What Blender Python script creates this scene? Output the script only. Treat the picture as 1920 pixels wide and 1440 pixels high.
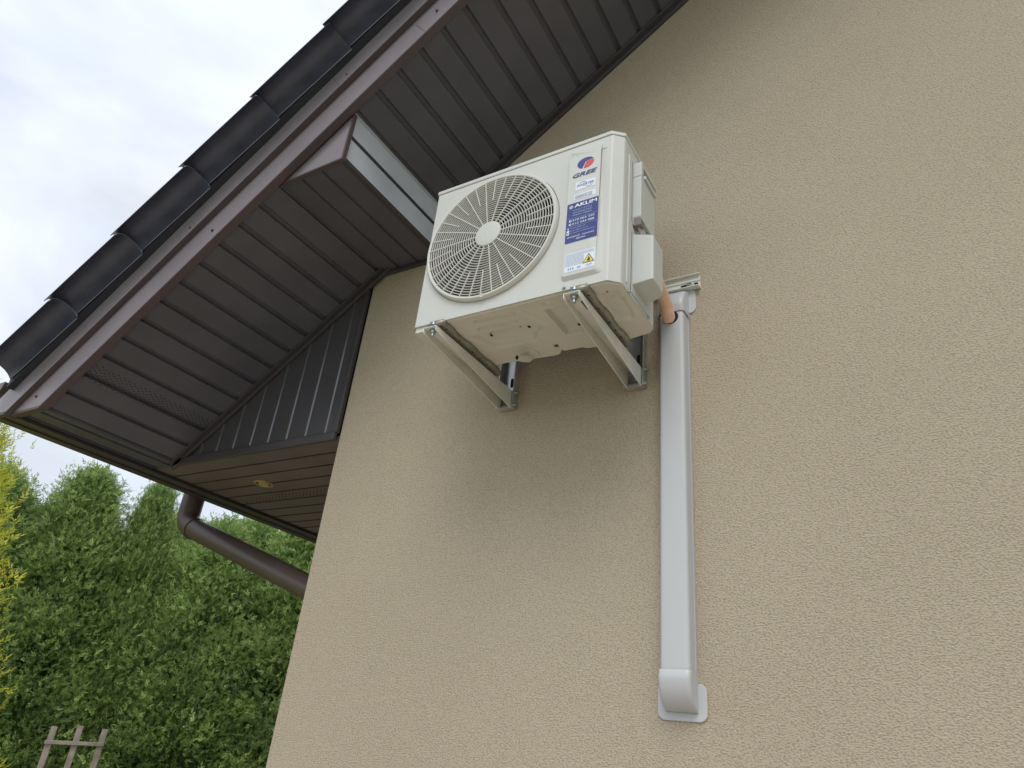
import bpy, bmesh, math, random
import numpy as np
from mathutils import Vector, Matrix
R_ = math.radians
random.seed(7); rng = np.random.default_rng(11)
for o in list(bpy.data.objects): bpy.data.objects.remove(o)
scn = bpy.context.scene
col = scn.collection

# ------------------------------------------------------------------ camera
cd = bpy.data.cameras.new('camera'); cam = bpy.data.objects.new('camera', cd); col.objects.link(cam)
cam.matrix_world = Matrix(((0.86068311, 0.15877351, 0.48375154, 0),
                           (0.50023436, -0.4406468, -0.74538311, 0),
                           (0.09481648, 0.8835278, -0.45868122, 0),
                           (0, 0, 0, 1)))
cd.sensor_width = 36; cd.sensor_fit = 'HORIZONTAL'; cd.lens = 1327.26/1920*36
cd.clip_start = 0.05; cd.clip_end = 2000
scn.camera = cam
scn.view_settings.view_transform = 'Standard'; scn.view_settings.look = 'None'
scn.view_settings.exposure = 0.0; scn.view_settings.gamma = 1.0
GZ = -1.55                                    # ground level; the camera is at eye height

# ------------------------------------------------------------------ sky and sun
SUN = Vector((0.28, -0.75, 0.98)).normalized()
world = bpy.data.worlds.new('World'); scn.world = world; world.use_nodes = True
wt = world.node_tree; wt.nodes.clear()
def wn(t, **k):
    n = wt.nodes.new(t)
    for a, b in k.items(): setattr(n, a, b)
    return n
out = wn('ShaderNodeOutputWorld'); bg = wn('ShaderNodeBackground')
sky = wn('ShaderNodeTexSky', sky_type='NISHITA', sun_disc=False)
sky.sun_elevation = math.asin(SUN.z); sky.sun_rotation = math.atan2(SUN.x, SUN.y)
sky.air_density = 1.0; sky.dust_density = 2.0
tc = wn('ShaderNodeTexCoord')
mp = wn('ShaderNodeMapping'); mp.inputs['Scale'].default_value = (1.0, 1.0, 2.0); mp.inputs['Location'].default_value = (3.1, 0.4, 0.7)
nz = wn('ShaderNodeTexNoise'); nz.inputs['Scale'].default_value = 2.1; nz.inputs['Detail'].default_value = 7; nz.inputs['Roughness'].default_value = 0.52; nz.inputs['Distortion'].default_value = 0.35
rp = wn('ShaderNodeValToRGB'); rp.color_ramp.elements[0].position = 0.36; rp.color_ramp.elements[0].color = (0.66,)*3+(1,)
rp.color_ramp.elements[1].position = 0.60; rp.color_ramp.elements[1].color = (1,)*3+(1,)
nz2 = wn('ShaderNodeTexNoise'); nz2.inputs['Scale'].default_value = 4.2; nz2.inputs['Detail'].default_value = 6
rp2 = wn('ShaderNodeValToRGB')
rp2.color_ramp.elements[0].position = 0.3; rp2.color_ramp.elements[0].color = (9.9, 10.8, 12.4, 1)
rp2.color_ramp.elements[1].position = 0.65; rp2.color_ramp.elements[1].color = (10.4, 10.9, 11.6, 1)
mx = wn('ShaderNodeMix', data_type='RGBA')
dot = wn('ShaderNodeVectorMath', operation='DOT_PRODUCT'); dot.inputs[1].default_value = SUN
nrm = wn('ShaderNodeVectorMath', operation='NORMALIZE')
mr = wn('ShaderNodeMapRange'); mr.inputs['From Min'].default_value = 0.15; mr.inputs['From Max'].default_value = 1.0
mr.inputs['To Min'].default_value = 1.0; mr.inputs['To Max'].default_value = 1.1; mr.interpolation_type = 'SMOOTHSTEP'
sc = wn('ShaderNodeVectorMath', operation='SCALE')
L = wt.links.new
L(tc.outputs['Generated'], mp.inputs['Vector']); L(mp.outputs[0], nz.inputs['Vector']); L(mp.outputs[0], nz2.inputs['Vector'])
L(nz.outputs[0], rp.inputs[0]); L(nz2.outputs[0], rp2.inputs[0])
L(rp.outputs[0], mx.inputs[0]); L(sky.outputs[0], mx.inputs[6]); L(rp2.outputs[0], mx.inputs[7])
L(tc.outputs['Generated'], nrm.inputs[0]); L(nrm.outputs[0], dot.inputs[0]); L(dot.outputs['Value'], mr.inputs[0])
L(mx.outputs[2], sc.inputs[0]); L(mr.outputs[0], sc.inputs['Scale'])
L(sc.outputs[0], bg.inputs[0]); bg.inputs[1].default_value = 0.100
L(bg.outputs[0], out.inputs[0])
sl = bpy.data.lights.new('sun', 'SUN'); sun = bpy.data.objects.new('sun', sl); col.objects.link(sun)
sl.energy = 1.5; sl.angle = R_(30); sl.color = (1.0, 0.95, 0.87)
sun.rotation_euler = (-SUN).to_track_quat('-Z', 'Y').to_euler()

# ------------------------------------------------------------------ helpers
MATS = {}
def mat(name, c, rough=0.5, metal=0.0, bump=0.0, bscale=200, var=0.0, vscale=6, spec=0.5, coat=0.0, detail=4, c2=None, trans=0):
    m = bpy.data.materials.new(name); m.use_nodes = True; nt = m.node_tree; b = nt.nodes['Principled BSDF']
    b.inputs['Base Color'].default_value = (*c, 1); b.inputs['Roughness'].default_value = rough; b.inputs['Metallic'].default_value = metal
    b.inputs['Specular IOR Level'].default_value = spec
    if coat: b.inputs['Coat Weight'].default_value = coat; b.inputs['Coat Roughness'].default_value = 0.15
    t = nt.nodes.new('ShaderNodeTexCoord')
    if var or c2:
        n = nt.nodes.new('ShaderNodeTexNoise'); n.inputs['Scale'].default_value = vscale; n.inputs['Detail'].default_value = detail
        nt.links.new(t.outputs['Object'], n.inputs['Vector'])
        r = nt.nodes.new('ShaderNodeValToRGB'); r.color_ramp.elements[0].position = .3; r.color_ramp.elements[1].position = .7
        a = c2 if c2 else tuple(x*(1-var) for x in c); d = c if c2 else tuple(min(1, x*(1+var)) for x in c)
        r.color_ramp.elements[0].color = (*a, 1); r.color_ramp.elements[1].color = (*d, 1)
        nt.links.new(n.outputs[0], r.inputs[0]); nt.links.new(r.outputs[0], b.inputs['Base Color'])
        mr_ = nt.nodes.new('ShaderNodeMapRange'); mr_.inputs['To Min'].default_value = rough*.85; mr_.inputs['To Max'].default_value = min(1, rough*1.2)
        nt.links.new(n.outputs[0], mr_.inputs[0]); nt.links.new(mr_.outputs[0], b.inputs['Roughness'])
    if bump:
        n2 = nt.nodes.new('ShaderNodeTexNoise'); n2.inputs['Scale'].default_value = bscale; n2.inputs['Detail'].default_value = 3
        nt.links.new(t.outputs['Object'], n2.inputs['Vector'])
        bp = nt.nodes.new('ShaderNodeBump'); bp.inputs['Strength'].default_value = bump; bp.inputs['Distance'].default_value = 0.002
        nt.links.new(n2.outputs[0], bp.inputs['Height']); nt.links.new(bp.outputs[0], b.inputs['Normal'])
    MATS[name] = m
    return m
def wloc(o):
    v = Vector((0, 0, 0))
    while o: v += o.location; o = o.parent
    return v
def tag(o, label=None, cat=None, group=None, kind=None):
    if label: o['label'] = label
    if cat: o['category'] = cat
    if group: o['group'] = group
    if kind: o['kind'] = kind
    return o
def link(name, me, m, parent=None, smooth=False, bevel=0, solid=0, label=None, segs=2, sharp=40):
    if m and not me.materials: me.materials.append(m)
    if smooth:
        me.polygons.foreach_set('use_smooth', [True]*len(me.polygons))
        try: me.set_sharp_from_angle(angle=R_(sharp))
        except Exception: pass
    o = bpy.data.objects.new(name, me); col.objects.link(o)
    if parent is not None:
        o.parent = parent; o.location = -wloc(parent)
    if solid:
        s = o.modifiers.new('solid', 'SOLIDIFY'); s.thickness = solid; s.offset = 0
    if bevel:
        b = o.modifiers.new('bevel', 'BEVEL'); b.width = bevel; b.segments = segs; b.limit_method = 'ANGLE'; b.angle_limit = R_(30); b.harden_normals = False
    if label: o['label'] = label
    return o
class MB:
    def __init__(s): s.v = []; s.f = []
    def add(s, v, f):
        n = len(s.v); s.v += [tuple(p) for p in v]; s.f += [tuple(n+i for i in q) for q in f]; return s
    def box(s, x0, x1, y0, y1, z0, z1):
        return s.add([(x, y, z) for x in (x0, x1) for y in (y0, y1) for z in (z0, z1)],
              [(0,1,3,2),(4,6,7,5),(0,4,5,1),(2,3,7,6),(0,2,6,4),(1,5,7,3)])
    def prism(s, poly, ax, a, b):
        # poly of 2d points extruded along axis ax ('x': pts=(y,z); 'y': pts=(x,z); 'z': pts=(x,y))
        n = len(poly)
        def P(p, t): return (t, p[0], p[1]) if ax == 'x' else ((p[0], t, p[1]) if ax == 'y' else (p[0], p[1], t))
        v = [P(p, a) for p in poly]+[P(p, b) for p in poly]
        f = [tuple(range(n)), tuple(range(2*n-1, n-1, -1))]+[(i, (i+1) % n, n+(i+1) % n, n+i) for i in range(n)]
        return s.add(v, f)
    def sheet(s, line, vec):
        n = len(line); v = [Vector(p) for p in line]+[Vector(p)+Vector(vec) for p in line]
        return s.add(v, [(i, i+1, n+i+1, n+i) for i in range(n-1)])
    def tube(s, pts, rad, n=20, cap=True, r2=None):
        pts = [Vector(p) for p in pts]; rs = rad if isinstance(rad, (list, tuple)) else [rad]*len(pts)
        rings = []; t0 = (pts[1]-pts[0]).normalized()
        a = t0.orthogonal().normalized()
        for i, p in enumerate(pts):
            t = (pts[min(i+1, len(pts)-1)]-pts[max(i-1, 0)]).normalized()
            a = (a-t*a.dot(t)).normalized(); b = t.cross(a)
            rings.append([p+(a*math.cos(2*math.pi*k/n)+b*math.sin(2*math.pi*k/n))*rs[i] for k in range(n)])
        v = [q for r in rings for q in r]
        f = [(i*n+k, i*n+(k+1) % n, (i+1)*n+(k+1) % n, (i+1)*n+k) for i in range(len(pts)-1) for k in range(n)]
        if cap: f += [tuple(range(n-1, -1, -1)), tuple(range((len(pts)-1)*n, len(pts)*n))]
        return s.add(v, f)
    def lathe(s, c, axis, prof, n=24):
        # prof: list of (r, t) along axis from c
        axis = Vector(axis).normalized(); a = axis.orthogonal().normalized(); b = axis.cross(a); c = Vector(c)
        v = []; 
        for r, t in prof: v += [c+axis*t+(a*math.cos(2*math.pi*k/n)+b*math.sin(2*math.pi*k/n))*r for k in range(n)]
        m = len(prof)
        f = [(i*n+k, i*n+(k+1) % n, (i+1)*n+(k+1) % n, (i+1)*n+k) for i in range(m-1) for k in range(n)]
        f += [tuple(range(n-1, -1, -1)), tuple(range((m-1)*n, m*n))]
        return s.add(v, f)
    def mesh(s, name='m'):
        me = bpy.data.meshes.new(name); me.from_pydata(s.v, [], s.f); me.update()
        bm = bmesh.new(); bm.from_mesh(me); bmesh.ops.recalc_face_normals(bm, faces=bm.faces); bm.to_mesh(me); bm.free()
        return me
    def build(s, name, m, parent=None, **k): return link(name, s.mesh(name), m, parent, **k)
def empty(name, loc, label, cat, group=None):
    o = bpy.data.objects.new(name, None); col.objects.link(o); o.location = loc; o.empty_display_size = .1
    return tag(o, label, cat, group)
def copy_tree(o, parent=None):
    c = o.copy(); col.objects.link(c); c.parent = parent
    for ch in list(o.children): copy_tree(ch, c)
    return c
FC = {}
def text(body, x, z, w, h, y, m, parent, name='lettering', align='l', bold=0.0, shear=0.0):
    cu = bpy.data.curves.new('t', 'FONT'); cu.body = body; cu.size = 1; cu.offset = bold; cu.shear = shear; cu.resolution_u = 3
    ob = bpy.data.objects.new('t', cu); col.objects.link(ob)
    dg = bpy.context.evaluated_depsgraph_get(); me = bpy.data.meshes.new_from_object(ob.evaluated_get(dg))
    bpy.data.objects.remove(ob); bpy.data.curves.remove(cu)
    n = len(me.vertices); co = np.empty(n*3); me.vertices.foreach_get('co', co); co = co.reshape(-1, 3)
    lo = co.min(0); hi = co.max(0); s = (co-lo)/np.maximum(hi-lo, 1e-6)
    o = np.empty_like(co); o[:, 0] = x+s[:, 0]*w; o[:, 1] = y; o[:, 2] = z+s[:, 1]*h
    me.vertices.foreach_set('co', o.ravel()); me.materials.clear(); me.update()
    return link(name, me, m, parent)
def rrect(x0, x1, z0, z1, r, n=5):
    p = []
    for cx, cz, a0 in ((x1-r, z1-r, 0), (x0+r, z1-r, 90), (x0+r, z0+r, 180), (x1-r, z0+r, 270)):
        for i in range(n+1):
            a = R_(a0+90*i/n); p.append((cx+r*math.cos(a), cz+r*math.sin(a)))
    return p

# ------------------------------------------------------------------ materials
def stucco():
    m = mat('stucco', (.5, .42, .29), .92, spec=.2)
    nt = m.node_tree; b = nt.nodes['Principled BSDF']; t = nt.nodes.new('ShaderNodeTexCoord')
    def N(t_, **k):
        n = nt.nodes.new(t_)
        for a, c in k.items(): n.inputs[a].default_value = c
        return n
    lk = nt.links.new
    # worm-like grains: distorted noise ridges stretched horizontally
    mpn = nt.nodes.new('ShaderNodeMapping'); mpn.inputs['Scale'].default_value = (1, 1, 1.55); mpn.inputs['Rotation'].default_value = (0, R_(9), 0)
    lk(t.outputs['Object'], mpn.inputs[0])
    n1 = N('ShaderNodeTexNoise', Scale=178.0, Detail=2.6, Roughness=.5, Distortion=.25); lk(mpn.outputs[0], n1.inputs['Vector'])
    n2 = N('ShaderNodeTexNoise', Scale=300.0, Detail=2.0); lk(t.outputs['Object'], n2.inputs['Vector'])
    ab = nt.nodes.new('ShaderNodeMath'); ab.operation = 'SUBTRACT'; ab.inputs[1].default_value = .5; lk(n1.outputs[0], ab.inputs[0])
    a2 = nt.nodes.new('ShaderNodeMath'); a2.operation = 'ABSOLUTE'; lk(ab.outputs[0], a2.inputs[0])
    r1 = N('ShaderNodeMapRange', **{'From Min': .33, 'From Max': .68}); lk(n1.outputs[0], r1.inputs[0])
    ad = nt.nodes.new('ShaderNodeMath'); ad.operation = 'MULTIPLY_ADD'; ad.inputs[1].default_value = .2; lk(n2.outputs[0], ad.inputs[0]); lk(r1.outputs[0], ad.inputs[2])
    bp = N('ShaderNodeBump', Strength=.95, Distance=.0018); lk(ad.outputs[0], bp.inputs['Height']); lk(bp.outputs[0], b.inputs['Normal'])
    n3 = N('ShaderNodeTexNoise', Scale=1.3, Detail=6.0); lk(t.outputs['Object'], n3.inputs['Vector'])
    r3 = nt.nodes.new('ShaderNodeValToRGB'); r3.color_ramp.elements[0].position = .3; r3.color_ramp.elements[1].position = .72
    r3.color_ramp.elements[0].color = (.435, .378, .283, 1); r3.color_ramp.elements[1].color = (.468, .408, .308, 1); lk(n3.outputs[0], r3.inputs[0])
    # grain hollows darkened in the base colour to stand in for crevice shade
    mxn = nt.nodes.new('ShaderNodeMix'); mxn.data_type = 'RGBA'; mxn.blend_type = 'MULTIPLY'
    r4 = N('ShaderNodeMapRange', **{'From Min': 0.1, 'From Max': .55, 'To Min': .74, 'To Max': 1.0}); lk(r1.outputs[0], r4.inputs[0])
    mxn.inputs[0].default_value = 1; lk(r3.outputs[0], mxn.inputs[6]); lk(r4.outputs[0], mxn.inputs[7]); lk(mxn.outputs[2], b.inputs['Base Color'])
    return m
STU = stucco()
SOF = mat('soffit_vinyl', (.082, .081, .098), .42, bump=.35, bscale=420, var=.12, vscale=5)
SOFE = mat('eave_vinyl', (.140, .112, .105), .45, bump=.35, bscale=420, var=.12, vscale=5)
SOFT = mat('soffit_trim', (.050, .045, .048), .42, var=.1)
BOX = mat('casing_sheet_lit', (.54, .57, .62), .34, var=.12, vscale=5)  # silver sheet, paled further so the side looks lit by sky
CLP = mat('closure_panel', (.12, .12, .13), .25, var=.06, vscale=3, metal=.55)
FAS = mat('fascia_steel', (.240, .214, .238), .42, bump=.25, bscale=900, var=.06, vscale=4)
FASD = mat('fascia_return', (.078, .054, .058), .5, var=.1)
TEDGE = mat('tile_edge_highlight', (.30, .32, .38), .5)  # pale colour paints the highlight along tile rims and skirts
TIL = mat('roof_tile_glaze', (.066, .074, .110), .42, bump=.3, bscale=60, var=.25, vscale=10)
GUT = mat('gutter_pvc', (.092, .070, .062), .36, bump=.2, bscale=300, var=.08)
CAS = mat('powder_coat', (.56, .575, .54), .46, bump=.25, bscale=1300, var=.03, vscale=5)
CASD = mat('seam_dark', (.10, .10, .09), .8)  # dark joint colour for the casing and lid seams
PAN = mat('base_paint', (.59, .575, .50), .5, bump=.2, bscale=900, var=.04, vscale=12)
PLA = mat('cover_plastic', (.53, .55, .53), .5, bump=.25, bscale=1500, var=.03)
GRI = mat('grille_plastic', (.60, .60, .55), .45)
INN = mat('inner_housing', (.24, .235, .215), .6, var=.3, vscale=20)
FAN = mat('fan_plastic', (.055, .06, .075), .4)
COI = mat('coil_fins', (.16, .155, .14), .45, metal=.6, bump=.6, bscale=300)
GAL = mat('galvanised_steel', (.50, .51, .50), .38, metal=.75, bump=.2, bscale=80, var=.14, vscale=30)
BRK = mat('bracket_paint', (.66, .66, .60), .42, metal=.0, bump=.3, bscale=150, var=.07, vscale=16)
FOO = mat('foot_steel', (.30, .29, .24), .45, metal=.5, var=.2, vscale=40)
BLT = mat('zinc_bolt', (.42, .48, .48), .3, metal=.9)
SCR = mat('dark_screw', (.07, .06, .06), .4, metal=.5)
RUB = mat('rubber', (.16, .19, .23), .6)
DUC = mat('duct_pvc', (.48, .495, .51), .38, bump=.15, bscale=500, var=.02, vscale=3)
PIP = mat('insulation_foam', (.78, .51, .36), .75, bump=.8, bscale=70, var=.12, vscale=25)
CAB = mat('cable_grey', (.42, .42, .38), .5)
SOFD = mat('gap_dark', (.018, .014, .012), .9)
SLOTE = mat('slot_brown', (.085, .065, .055), .9)
SLOT = mat('slot_dark', (.022, .020, .020), .9)
DRK = mat('dark_hole', (.006, .006, .006), .9)
BLU = mat('print_blue', (.035, .05, .22), .4)
NAV = mat('sticker_navy', (.030, .045, .20), .35, var=.12, vscale=40)
RED = mat('print_red', (.62, .07, .08), .4)
WHI = mat('sticker_white', (.70, .76, .86), .4)
WLE = mat('print_white', (.8, .82, .86), .4)
GRY = mat('print_grey', (.24, .28, .40), .5)
GRN = mat('print_green', (.05, .35, .12), .5)
YEL = mat('warning_yellow', (.80, .62, .05), .4)
BLK = mat('print_black', (.02, .02, .02), .5)
BRA = mat('brass_ring', (.42, .31, .13), .4, metal=.5)
WOD = mat('weathered_wood', (.37, .33, .28), .85, bump=1, bscale=60, c2=(.22, .19, .16), vscale=22)
BRKK = mat('bark', (.12, .085, .06), .9, bump=1, bscale=25)

WY = 1.87; XC = -2.012
# ------------------------------------------------------------------ setting: ground
gm = mat('lawn_soil', (.16, .20, .07), .95, c2=(.10, .13, .05), vscale=1.5, bump=1, bscale=20)
g = MB(); g.add([(-300, -300, GZ), (300, -300, GZ), (300, 300, GZ), (-300, 300, GZ)], [(0, 1, 2, 3)])
tag(g.build('ground', gm), 'lawn of short green grass around the house', 'ground', kind='structure')
pm = mat('added_paving', (.52, .45, .37), .9, c2=(.44, .37, .29), vscale=8, bump=.6, bscale=60)  # out of view, added pale and warm to bounce light onto the undersides
g = MB(); g.box(-5.2, 7.0, -5.0, 1.869, GZ-.06, GZ+.02); g.box(-5.2, XC-.001, 1.869, 9.0, GZ-.06, GZ+.02)
tag(g.build('added_pavement', pm, bevel=.01), 'unseen pale paving added around the gable to bounce light upward', 'added_pavement', kind='structure')

# ------------------------------------------------------------------ house
WY = 1.87; XC = -2.012; SL = .74; FY = 1.205
zs = lambda x: SL*x+3.285               # soffit plane
zf = lambda x: SL*x+3.275               # bottom line of the verge board
ca = math.cos(math.atan(SL)); sa = math.sin(math.atan(SL))
RX = 1.8                                  # ridge
house = empty('house', (XC, WY, GZ), 'beige stucco house with brown verge boards and dark tiled roof over its gable', 'house')
rz = zs(RX)
# gable wall with a slightly worn arris
w = MB(); w.prism([(XC, GZ), (5.6, GZ), (5.6, 1.1), (RX, rz+.05), (XC, zs(XC)+.05)], 'y', WY, WY+8)
w.build('wall', STU, house, bevel=.008, segs=3)

def plank_line(p0, ux, up, pitches, a, b):
    """points of an interlocking soffit profile: face then narrow recess"""
    pts = []
    ks = sorted(pitches)
    return pts
def soffit_profile(total, first, pitch, depth=.013, groove=.026):
    """list of (t, d): t along, d recess depth; grooves start at first + k pitch"""
    pts = [(0, 0)]; k = math.floor((0-first)/pitch)
    while True:
        g0 = first+k*pitch; k += 1
        if g0 >= total: break
        for t, d in ((g0, 0), (g0+.0025, depth), (g0+groove-.006, depth), (g0+groove, 0)):
            if 0 < t < total: pts.append((t, d))
    pts.append((total, pts[-1][1])); return pts
up = Vector((-sa, 0, ca)); al = Vector((ca, 0, sa))
def slope_soffit(name, x0, x1, gx, y0=FY+.004, y1=WY+.01, parent=house, label=None):
    tot = (x1-x0)/ca; pr = soffit_profile(tot, (gx-x0)/ca, .1105)
    base = Vector((x0, y0, zs(x0)))
    s = MB(); s.sheet([base+al*t+up*d for t, d in pr], (0, y1-y0, 0))
    return s.build(name, SOF, parent, solid=.0015)
XE = (1.045-3.285)/SL                    # where the slope meets the eave box
perf = slope_soffit('gable_soffit', XE, -1.93, -2.144)
slope_soffit('gable_soffit', -1.65, RX, -1.289)
# perforated plank: rows of small slots
sp = MB()
x = -2.826
cs = Vector((x, 0, zs(x)))
for i in range(9):
    for j in range(26):
        yy = 1.25+j*.0245+(i % 2)*.012; t = -.040+i*.0092
        if yy > 1.84: continue
        c = cs+al*(t+.003*math.sin(j*1.7))+up*-.0016; c.y = yy
        a_ = al*.0011; b_ = Vector((0, .0042, 0))
        v = [c-a_-b_, c+a_-b_, c+a_+b_, c-a_+b_]
        sp.add(v+[q+up*.001 for q in v], [(0,1,2,3),(4,7,6,5),(0,4,5,1),(1,5,6,2),(2,6,7,3),(3,7,4,0)])
sp.build('vent_slots', SLOT, perf)
# eave box underside in front of the gable
ex = MB(); pr = soffit_profile(XE+3.23, .03, .1085)
ex.sheet([(-3.23+t, FY+.02, 1.045+d) for t, d in pr], (0, WY-FY-.02, 0)); ex.build('eave_soffit', SOF, house, solid=.0015)
# eave box underside along the side wall, planks across
pr = soffit_profile(5.0, 1.977-WY, .1095, .016, .013)
ex = MB(); ex.sheet([(-3.23, WY+t, 1.045+d) for t, d in pr], (XC+3.23, 0, 0)); es = ex.build('eave_soffit', SOFE, house, solid=.0015)
gp = MB(); gy_ = 1.977
while gy_ < 6.8: gp.box(-3.215, XC-.002, gy_-.0035, gy_+.0035, 1.0432, 1.0470) if gy_ > WY+.02 else None; gy_ += .1095
gp.build('plank_gap', SOFD, es)
sp = MB()
for i in range(7):
    for j in range(44):
        cx = -3.17+j*.0245+(i % 2)*.012; cy = 2.338+i*.0125
        if cx > -2.03: continue
        sp.box(cx-.0042, cx+.0042, cy-.0010, cy+.0010, 1.0425, 1.0438)
sp.build('vent_slots', SLOTE, es)
# closure panel over the eave box in line with the gable
cp = MB(); pr = soffit_profile(XC+3.06, -2.771+3.06, .1125, -.0035, .016)
lo = []; hi = []
for t, d in pr:
    xx = -3.06+t; zt = max(zs(xx)-.004, 1.05)
    lo.append((xx, WY-.012+d, 1.048)); hi.append((xx, WY-.012+d, zt))
n = len(lo); cp.add(lo+hi, [(i, i+1, n+i+1, n+i) for i in range(n-1)])
cpo = cp.build('closure_panel', CLP, house)
# trims: along slope at wall, panel foot, panel side
def bar_slope(x0, x1, y0, y1, o0, o1):
    m = MB(); m.prism([(x0, zs(x0)+o0), (x1, zs(x1)+o0), (x1, zs(x1)+o1), (x0, zs(x0)+o1)], 'y', y0, y1); return m
m = bar_slope(-3.03, -1.90, WY-.030, WY-.0135, -.034, -.002); m.build('trim_strip', SOFT, house, bevel=.003)
m = bar_slope(-3.03, -1.90, WY-.048, WY-.030, -.010, -.002); m.build('trim_strip', SOFT, house, bevel=.002)
m = bar_slope(-1.655, RX, WY-.016, WY+.006, -.040, -.001); m.build('trim_strip', SOFT, house, bevel=.003)
m = bar_slope(-1.655, RX, WY-.036, WY-.016, -.014, -.001); m.build('trim_strip', SOFT, house, bevel=.002)
m = MB(); m.box(-3.06, XC, WY-.030, WY-.0135, 1.030, 1.064); m.box(-3.02, XC, WY-.020, WY-.0135, 1.066, 1.074); m.build('trim_strip', SOFT, house, bevel=.003)
m = MB(); m.box(XC-.022, XC-.001, WY-.022, WY-.0, 1.066, zs(XC)-.03); m.build('trim_strip', SOFT, house, bevel=.003)
m = MB(); m.box(-3.235, -3.212, FY+.02, 6.8, 1.028, 1.043); m.build('trim_strip', SOFT, house, bevel=.002)
# purlin casing: level underside, upright side painted paler as if sky-lit, brown end plate
bz = 1.845; bl = (bz-3.285)/SL-.01; br = -1.645
pc = empty('x', (0, 0, 0), None, None); bpy.data.objects.remove(pc)
pr = soffit_profile(br-bl, .085, .105, .008, .024)
m = MB(); m.sheet([(bl+t, 1.252, bz+d) for t, d in pr], (0, WY-1.252, 0)); casing = m.build('purlin_casing', SOF, house, solid=.0015)
pr = [(0, 0), (.110, 0), (.112, -.008), (.128, -.008), (.130, 0), (.245, 0)]
m = MB(); m.sheet([(br+d, 1.252, bz+t) for t, d in pr], (0, WY-1.252, 0)); m.build('side_sheet', BOX, casing, solid=.0015)
m = MB(); m.box(br+.0005, br+.0022, 1.2525, WY, bz+.1125, bz+.1275); m.build('sheet_joint', SOFT, casing)
m = MB(); m.prism([(br-.016, bz-.004), (br+.004, bz-.004), (br+.004, bz+.014)], 'y', 1.25, WY); m.box(bl+.02, br+.004, 1.852-.0, WY-.001, bz-.020, bz-.003); m.build('corner_trim', SOFT, casing, bevel=.002)
m = MB(); m.prism([(bl-.03, bz-.004), (br+.003, bz-.004), (br+.003, zs(br)-.002), (bl-.03, zs(bl-.03)+.015)], 'y', 1.243, 1.251)
plate = m.build('end_plate', FAS, casing, bevel=.001)
m = MB(); m.box(bl-.02, br+.005, 1.238, 1.256, bz-.012, bz-.0045); m.box(br+.0035, br+.011, 1.238, 1.256, bz-.012, zs(br)-.004); m.build('plate_edge', FASD, plate, bevel=.001)
def screw(c, d, r, parent, m_=SCR, name='screw'):
    s = MB(); s.lathe(c, d, [(r*1.5, 0), (r*1.5, r*.5), (r, r*.5), (r*.85, r*1.5)], 10); return s.build(name, m_, parent, smooth=True)
for sx, sz in ((-1.732, 2.000), (-1.792, 1.950)): screw((sx, 1.243, sz), (0, -1, 0), .0042, plate)

# verge boards
def verge(name, pts, y0, y1, mt): 
    m = MB(); m.prism(pts, 'y', y0, y1); return m.build(name, mt, house, bevel=.0015)
x1 = RX
lb = verge('verge_board', [((1.045-3.275)/SL, 1.045), (x1, zf(x1)), (x1, zf(x1)+.17), ((1.045-3.275)/SL-.22, 1.045)], FY, FY+.012, FAS)
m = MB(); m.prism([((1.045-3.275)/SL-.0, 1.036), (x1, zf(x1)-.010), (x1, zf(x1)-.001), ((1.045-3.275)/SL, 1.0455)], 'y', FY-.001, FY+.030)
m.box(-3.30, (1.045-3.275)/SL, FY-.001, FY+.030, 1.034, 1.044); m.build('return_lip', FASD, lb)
uo = .152
ub = verge('verge_board', [(-3.225, 1.040), (x1, zf(x1)+uo), (x1, zf(x1)+.31), (-3.365, zf(-3.365)+.31), (-3.365, 1.040)], 1.180, FY-.0015, FAS)
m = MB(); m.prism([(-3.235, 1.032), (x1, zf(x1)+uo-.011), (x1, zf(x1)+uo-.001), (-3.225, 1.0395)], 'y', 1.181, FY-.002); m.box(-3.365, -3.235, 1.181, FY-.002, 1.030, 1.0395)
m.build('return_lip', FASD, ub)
for px_, off, y_, par in ((-2.235, .055, FY, lb), (-1.285, .068, FY, lb), (-3.12, .04, FY+0, lb), (-2.355, .180, 1.18, ub), (-1.665, .185, 1.18, ub)):
    z_ = zf(px_)+off
    if px_ < -3: px_, z_ = -3.075, 1.095
    screw((px_, y_, z_), (0, -1, 0), .0042 if par is lb else .003, par)
for px_, o0, o1, y_, par in ((-1.325, .004, .15, FY, lb), (-1.690, uo, .30, 1.18, ub)):
    m = MB(); a = Vector((px_, y_-.0006, zf(px_)+o0)); h = (o1-o0)*ca; q = up*h
    m.add([a, a+al*.0016, a+al*.0016+q*ca, a+q*ca], [(0, 1, 2, 3)]); m.build('board_joint', SOFT, par)
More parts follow.
